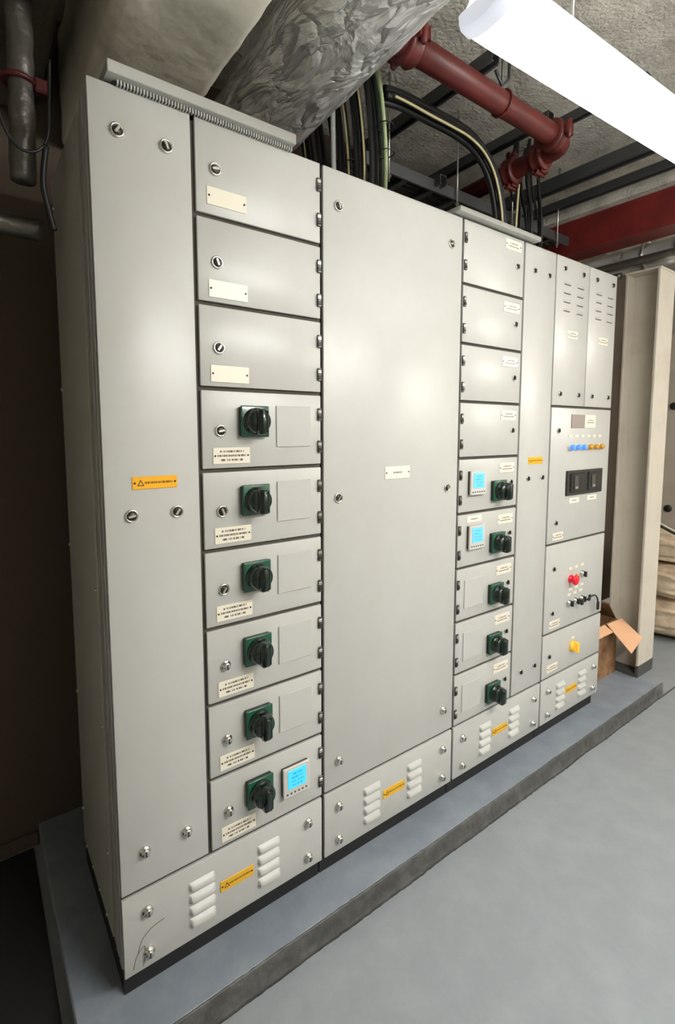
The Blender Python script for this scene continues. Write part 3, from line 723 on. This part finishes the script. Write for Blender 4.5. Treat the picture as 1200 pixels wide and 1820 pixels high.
# ------------------------------------------------------------------ cream column, box, sacks, far cabinet
c = thing('steel_column', (3.04, .1, PT), 'cream painted steel column standing at the end of the cabinets', 'column')
def cpart(name, mb, **k): o = link(name, mb.mesh(name), c, **k); o.location = -WORLD[c]
CT = 2.335
cpart('flange', MB().box((2.943, .0, PT+.07), (3.148, .014, CT), 'cream_steel', .002))
cpart('flange', MB().box((2.943, .172, PT+.02), (3.148, .186, CT), 'cream_steel', .002))
cpart('web', MB().box((3.038, .014, PT+.02), (3.050, .172, CT), 'cream_steel'))
cpart('foot', MB().box((2.943, -.001, PT), (3.149, .187, PT+.02), 'coldark', .002).box((2.941, -.002, PT+.018), (3.150, .016, PT+.075), 'coldark', .002), label='dark painted foot')
cpart('head_plate', MB().box((2.940, -.004, CT), (3.151, .19, CT+.012), 'cream_steel', .002))
# cardboard box with its flap open
bx = thing('cardboard_box', (2.70, .25, PT), 'open cardboard box on the plinth between far cabinet and cream column', 'box')
def bpart(name, mb, **k): o = link(name, mb.mesh(name), bx, **k); o.location = -WORLD[bx]
x0, x1, y0, y1, z0, z1 = 2.50, 2.93, .125, .42, PT, .262
mb = MB()
mb.box((x0, y0, z0), (x1, y0+.005, z1), 'card'); mb.box((x0, y1-.005, z0), (x1, y1, z1), 'card'); mb.box((x0, y0+.005, z0), (x0+.005, y1-.005, z1), 'card'); mb.box((x1-.005, y0+.005, z0), (x1, y1-.005, z1), 'card'); mb.box((x0+.005, y0+.005, z0), (x1-.005, y1-.005, z0+.005), 'card')
bpart('carton', mb)
def flap(P, th=.004, m='cardp'):
    P = [Vector(p) for p in P]; n = (P[1]-P[0]).cross(P[3]-P[0]).normalized()*th; t = bmesh.new()
    A = [t.verts.new(p) for p in P]; B = [t.verts.new(p+n) for p in P]
    t.faces.new(A); t.faces.new(B[::-1])
    for k in range(4): t.faces.new((A[k], B[k], B[(k+1) % 4], A[(k+1) % 4]))
    bmesh.ops.recalc_face_normals(t, faces=t.faces); mb = MB(); mb.add(t, m); return mb
bpart('flap', flap([(2.79, .122, z1), (2.93, .10, z1+.012), (2.915, -.028, .195), (2.78, -.028, .135)]), label='pale inner side of an open flap')
bpart('flap', flap([(x1-.002, y0+.01, z1), (x1-.002, y1, z1), (x1-.10, y1, z1+.11), (x1-.10, y0+.01, z1+.11)], m='card'))
bpart('flap', flap([(x0, y0+.002, z1), (2.77, y0+.002, z1), (2.77, y0-.05, z1-.03), (x0, y0-.05, z1-.03)]), label='pale inner side of an open flap')
# sacks
def sack(cx, cy, cz, sx, sy, sz, seed, label, rz=0):
    t = bmesh.new(); bmesh.ops.create_icosphere(t, subdivisions=5, radius=1)
    for v in t.verts:
        p = v.co.copy(); q = Vector([math.copysign(abs(k)**.7, k) for k in p])
        f = noise.noise(Vector((p.x*1.2, p.y*1.2, p.z*4.5+seed)))*.12+noise.noise(Vector((p.x*3+p.z*2, p.y*3, p.z*9-seed)))*.06-.05*abs(noise.noise(Vector((p.x*5+seed, p.y*5, p.z*5))))
        q *= 1+f; v.co = Vector((q.x*sx, q.y*sy, q.z*sz))
    mb = MB(); mb.add(t, 'sack', smooth=True)
    return link('sack', mb.mesh('sack'), None, (cx, cy, cz), (0, 0, rz), label, 'sack', 'beige sacks piled behind the column')
sack(4.04, .28, .02, .22, .28, .150, 1, 'beige sack lowest in the pile behind the cream column', .2)
sack(4.02, .30, .30, .22, .30, .125, 4, 'folded beige sack in the middle of the pile behind the column', -.1)
sack(4.04, .27, .545, .22, .28, .110, 8, 'folded beige sack topmost of the pile behind the column', .1)
link('dark_crate', MB().box((3.58, .32, FL), (3.72, .52, .12), 'blackp', .006).box((3.57, .31, .12), (3.73, .53, .135), 'meter', .003).mesh('dark_crate'), None, (0, 0, 0), label='dark crate with a pale lid at the foot of the beige sacks', cat='crate')
link('webbing_strap', MB().tube(spline([(3.84, .05, .62), (3.83, .12, .665), (3.82, .20, .70), (3.78, .34, .78)], 5), .010, 'cable', 6).tube(spline([(3.82, .05, .645), (3.81, .12, .69), (3.80, .20, .725), (3.765, .34, .80)], 5), .006, 'label', 6).mesh('webbing_strap'), None, (0, 0, 0), label='black and white strap lying over the topmost sack', cat='strap')
fc = thing('far_steel_cabinet', (4.6, 0, FL), 'pale steel cabinet standing beyond the cream column and sacks', 'cabinet')
def fpt(name, mb, **k): o = link(name, mb.mesh(name), fc, **k); o.location = -WORLD[fc]
fpt('carcass', MB().box((4.42, -.9, FL), (4.9, .84, 2.2), 'cream_steel', .004))
fpt('door', MB().box((4.40, -.88, FL+.1), (4.42, -.02, 2.17), 'cream_steel', .003)); fpt('door', MB().box((4.40, -.01, FL+.1), (4.42, .82, 2.17), 'cream_steel', .003))
for z in (1.62, .78):
    o = link('knob', MB().lathe([(.030, 0), (.030, .012), (.018, .018), (0, .02)], 'dark', 14, mtx=Matrix.Rotation(R(-90), 4, 'Z')).mesh('knob'), fc, (4.40, .42, z), label='round dark knob')
